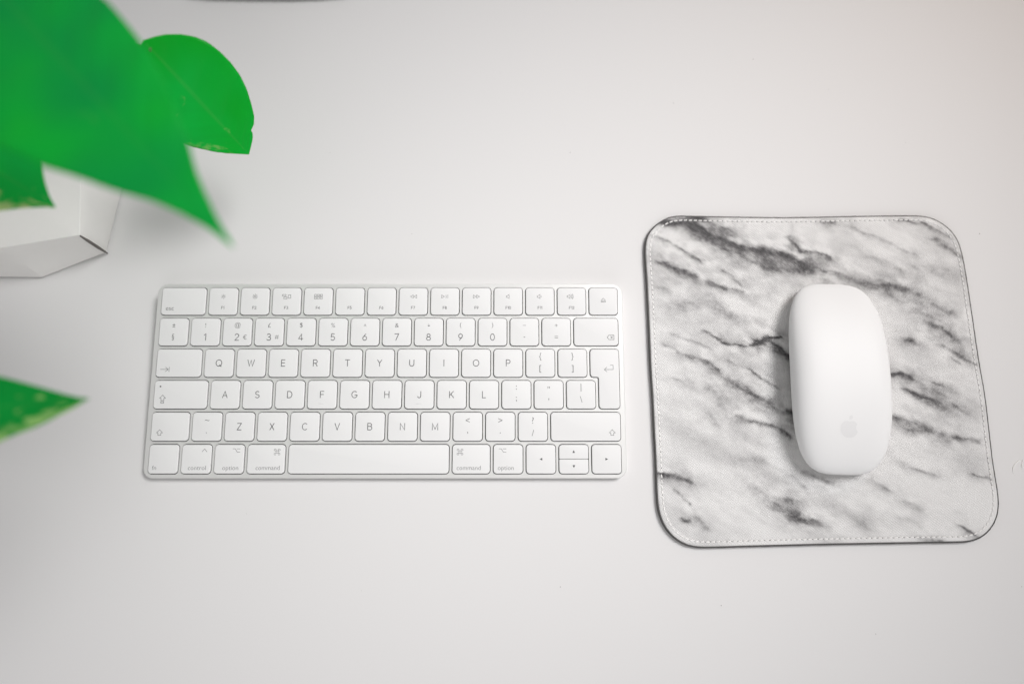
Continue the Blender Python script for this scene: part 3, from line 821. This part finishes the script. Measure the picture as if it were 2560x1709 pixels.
fd = [(-95+(x+95)*.97, 180+(y-180)*.97) for x, y in bd]
lv = lambda poly, z: P2([(x, y, z) for x, y in poly])
rings = [lv(fd, 0), lv(fd, 1.3), lv(bd, 1.3)]+[lv(mid(bd, td, t), 1.3+28.7*t) for t in (.25, .5, .75, 1)]+[lv(rd, 30.8), lv(nd, 30.8), lv(nd, 22)]
V, F = loft(rings, False, True)
me_b = bmesh.new(); vs = [me_b.verts.new([c*S for c in v]) for v in V]
for f in F: me_b.faces.new([vs[i] for i in f])
me_b.normal_update()
bmesh.ops.bevel(me_b, geom=[e for e in me_b.edges if len(e.link_faces) == 2 and e.calc_face_angle() > R(18)], offset=.8*S, segments=3, profile=.5, affect='EDGES', clamp_overlap=True)
pm = bpy.data.meshes.new("planter"); me_b.to_mesh(pm); me_b.free()
pm.polygons.foreach_set('use_smooth', [True]*len(pm.polygons)); pm.set_sharp_from_angle(angle=R(22)); pm.materials.append(M_POT)
planter = bpy.data.objects.new("planter", pm); COL.objects.link(planter); planter.parent = pp
V, F = loft([P2([(-95+(x+95)*.95, 180+(y-180)*.95, 21) for x, y in inn]), P2([(-95+(x+95)*.98, 180+(y-180)*.98, 27) for x, y in inn])], True, True)
obj("soil", V, F, M_SOIL, pp)
# cracked corner seam: dark filler line running down the front right corner
V, F = tube(P2([(-38.3, 137.6, 29.6), (-37.9, 137.2, 22), (-38.0, 137.0, 12), (-38.1, 136.9, 4), (-38.3, 137.0, .6)]), [.5, 1.0, 1.05, .7, .35], 6)
obj("seam", V, F, M_SEAM, planter)

def make_leaf(tip, base, lat, right, left, mat, fold=.10, droop=0.0, curl=0.0, n=44, m=14, label=None):
    """right / left: half-width profile [(distance from the tip, half width)]; one closed thin blade"""
    tip, base, lat = Vector(tip), Vector(base), Vector(lat)
    ax = base-tip; Ln = ax.length; ax.normalize(); lat = (lat-ax*lat.dot(ax)).normalized(); nn = ax.cross(lat)
    if nn.z < 0: nn = -nn
    r = np.array([(0, 0)]+sorted(right), float); l = np.array([(0, 0)]+sorted(left), float)
    tmax = max(r[:, 0].max(), l[:, 0].max())
    ts = tmax*(np.linspace(0, 1, n)**1.15)
    # local frame with the base at the origin
    V, UV, F = [], [], []
    for side in (1, -1):
        for t in ts:
            wr = float(np.interp(t, r[:, 0], r[:, 1], right=0)); wl = float(np.interp(t, l[:, 0], l[:, 1], right=0))
            for k in range(-m, m+1):
                f = k/m; s = f*(wr if f >= 0 else wl)
                z = fold*abs(s)-.0035*s*s*(1 if curl == 0 else curl)+droop*(t/Ln-.5)**2*Ln
                z += .55*math.sin(t*.33+abs(s)*-.12)*abs(f)*min(1, t/20)
                p = tip+ax*t+lat*s+nn*(z+side*.17*min(1, .15+(1-abs(f))*3))
                V.append((p.x+95, p.y-180, p.z)); UV.append((t/Ln, f))
    row = 2*m+1; off = n*row
    for i in range(n-1):
        for k in range(2*m):
            a = i*row+k; q = (a, a+1, a+row+1, a+row)
            F.append(q); F.append(tuple(off+x for x in reversed(q)))
    for i in range(n-1):
        for k in (0, 2*m):
            a = i*row+k; q = (a, a+row, off+a+row, off+a); F.append(q if k == 0 else tuple(reversed(q)))
    o = obj("leaf", V, F, mat, pp, True)
    bmm = bmesh.new(); bmm.from_mesh(o.data); 
    bmesh.ops.recalc_face_normals(bmm, faces=bmm.faces); bmm.to_mesh(o.data); bmm.free()
    ul = o.data.uv_layers.new(name='leaf')
    vi = np.empty(len(o.data.loops), np.int32); o.data.loops.foreach_get('vertex_index', vi)
    ul.data.foreach_set('uv', np.array(UV, np.float32)[vi].ravel())
    if label: o["label"] = label
    return base, ax

G = (.004, .30, .035); G2 = (.004, .37, .02); PALE = (.36, .62, .20)
M_LA = leaf_material("green_leaf_blade", (.0015, .37, .075), (.004, .56, .045), PALE, (.70, .0, .3), 1.3, .04, .15)
M_LB = leaf_material("bright_leaf_blade", (.001, .47, .02), (.002, .54, .06), PALE, (.67, -.14, .45), 2.1, .12, .10)
M_LC = leaf_material("pale_edged_leaf_blade", (.003, .50, .11), (.004, .62, .08), (.62, .82, .34), (.61, -.22, .95), 5.2, .1, .08)
M_LD = leaf_material("mottled_leaf_blade", (.002, .28, .03), (.002, .40, .06), PALE, (.545, -.12, .9), 7.9, .1, .08)
big = make_leaf((129.2, 62.2, 220), (46, 150, 222), (1, .95, 0),
    [(2.5, .8), (7.9, 1.7), (13.7, 3), (19.9, 4.8), (27.1, 7.4), (34, 10.4), (43.6, 14.1), (51.3, 16.6), (59.9, 19.2), (66.8, 21), (73.6, 22), (80, 22.6), (87, 23), (94, 23.1), (104, 21.5), (112, 18), (119, 12), (124, 3)],
    [(2.5, .5), (7.2, 1.1), (12.6, 2.3), (20.3, 5), (28.2, 8.5), (36.2, 13), (43.5, 17), (49.4, 20), (55.2, 23), (60.8, 26), (72, 31), (85, 36), (98, 38), (110, 35), (119, 27), (126, 14), (130, 3)],
    M_LA, .03, .0, .25, label="largest leaf, plain green, closest to the camera")
l2 = make_leaf((67.1, 174.5, 58), (35.0, 204.5, 112), (1, 1, .1),
    [(4.3, 6.3), (7.2, 9.6), (8.0, 9.2), (9.2, 9.9), (9.8, 12.4), (13.5, 16.1), (19.2, 19.5), (26, 22.7), (33.6, 24.8), (40.8, 25.5), (47.8, 24.9), (54.8, 23.3), (60.1, 20.3), (65, 15.8), (68.8, 10.6), (71.3, 5.2), (72.9, .5)],
    [(4.1, 4.2), (8.7, 8.8), (12.8, 12.5), (17.9, 16.3), (22.3, 19.5), (30, 22.5), (40, 24), (50, 23), (60, 18), (67, 11), (72, 3)],
    M_LB, .05, .0, .5, label="bright green rounded leaf with a pale midrib, behind the largest leaf")
l3 = make_leaf((25.2, 105.3, 148), (-34.8, 142.3, 154), (.53, .85, 0),
    [(5.1, 2.7), (10.4, 6.7), (15.1, 10.9), (22, 15.5), (32, 20), (44, 22), (55, 20), (64, 13), (70, 4)],
    [(3.8, 2.1), (12.1, 8.4), (17.4, 12.9), (26, 17.5), (36, 21), (48, 22), (58, 19), (66, 12), (71, 3)],
    M_LC, .04, .0, .3, label="leaf with a pale yellow-green lower edge, above the planter")
l4 = make_leaf((60.8, 23.9, 168), (-19.2, 14.9, 176), (-.12, .99, 0),
    [(3.8, .8), (7.6, 2.1), (12.4, 4.0), (18.6, 6.5), (24.8, 8.9), (30.5, 11), (40, 14.5), (52, 17), (64, 17), (74, 12), (81, 3)],
    [(1.9, .9), (5.6, 3.1), (9.9, 5.0), (14.5, 7.1), (20.5, 9.3), (26, 11.2), (29.6, 12.8), (38, 16), (50, 19), (62, 18), (73, 13), (82, 3)],
    M_LD, .05, .0, .3, label="mottled pointed leaf hanging low at the left edge")
root = Vector((-95, 180, 26))
for (bp_, ax_), mid in ((big, (-40, 190, 190)), (l2, (-30, 226, 118)), (l3, (-78, 165, 130)), (l4, (-82, 110, 160))):
    c0_ = root+Vector((random.uniform(-6, 6), random.uniform(-6, 6), 0)); p3 = bp_-ax_*2; mid = Vector(mid); path = []
    for k in range(15):
        t = k/14; path.append(c0_*(1-t)**2+mid*(2*t*(1-t))+p3*t*t)
    V, F = tube([(p.x+95, p.y-180, p.z) for p in path], [1.9-.7*k/14 for k in range(15)], 8)
    obj("stem", V, F, M_STEM, pp, True)

# ------------------------------------------------------------------ monitor foot at the far side
fl = [(-6, 318.8), (14, 316.9), (40, 316.4), (66, 316.3), (86, 317), (108, 319), (108, 430), (-10, 430)]
V, F = loft([at_z(rounded(fl, [4, 80, 80, 80, 80, 6, 10, 10], 1.0, 4), 0.1), at_z(rounded(fl, [4, 80, 80, 80, 80, 6, 10, 10], 0, 4), 1.0), at_z(rounded(fl, [4, 80, 80, 80, 80, 6, 10, 10], 0, 4), 6), at_z(rounded(fl, [4, 80, 80, 80, 80, 6, 10, 10], .8, 4), 6.8)], True, True)
tag(obj("monitor_foot", V, F, M_FOOT, None), "thin dark front edge of a flat foot plate at the top of the desk", "monitor stand")
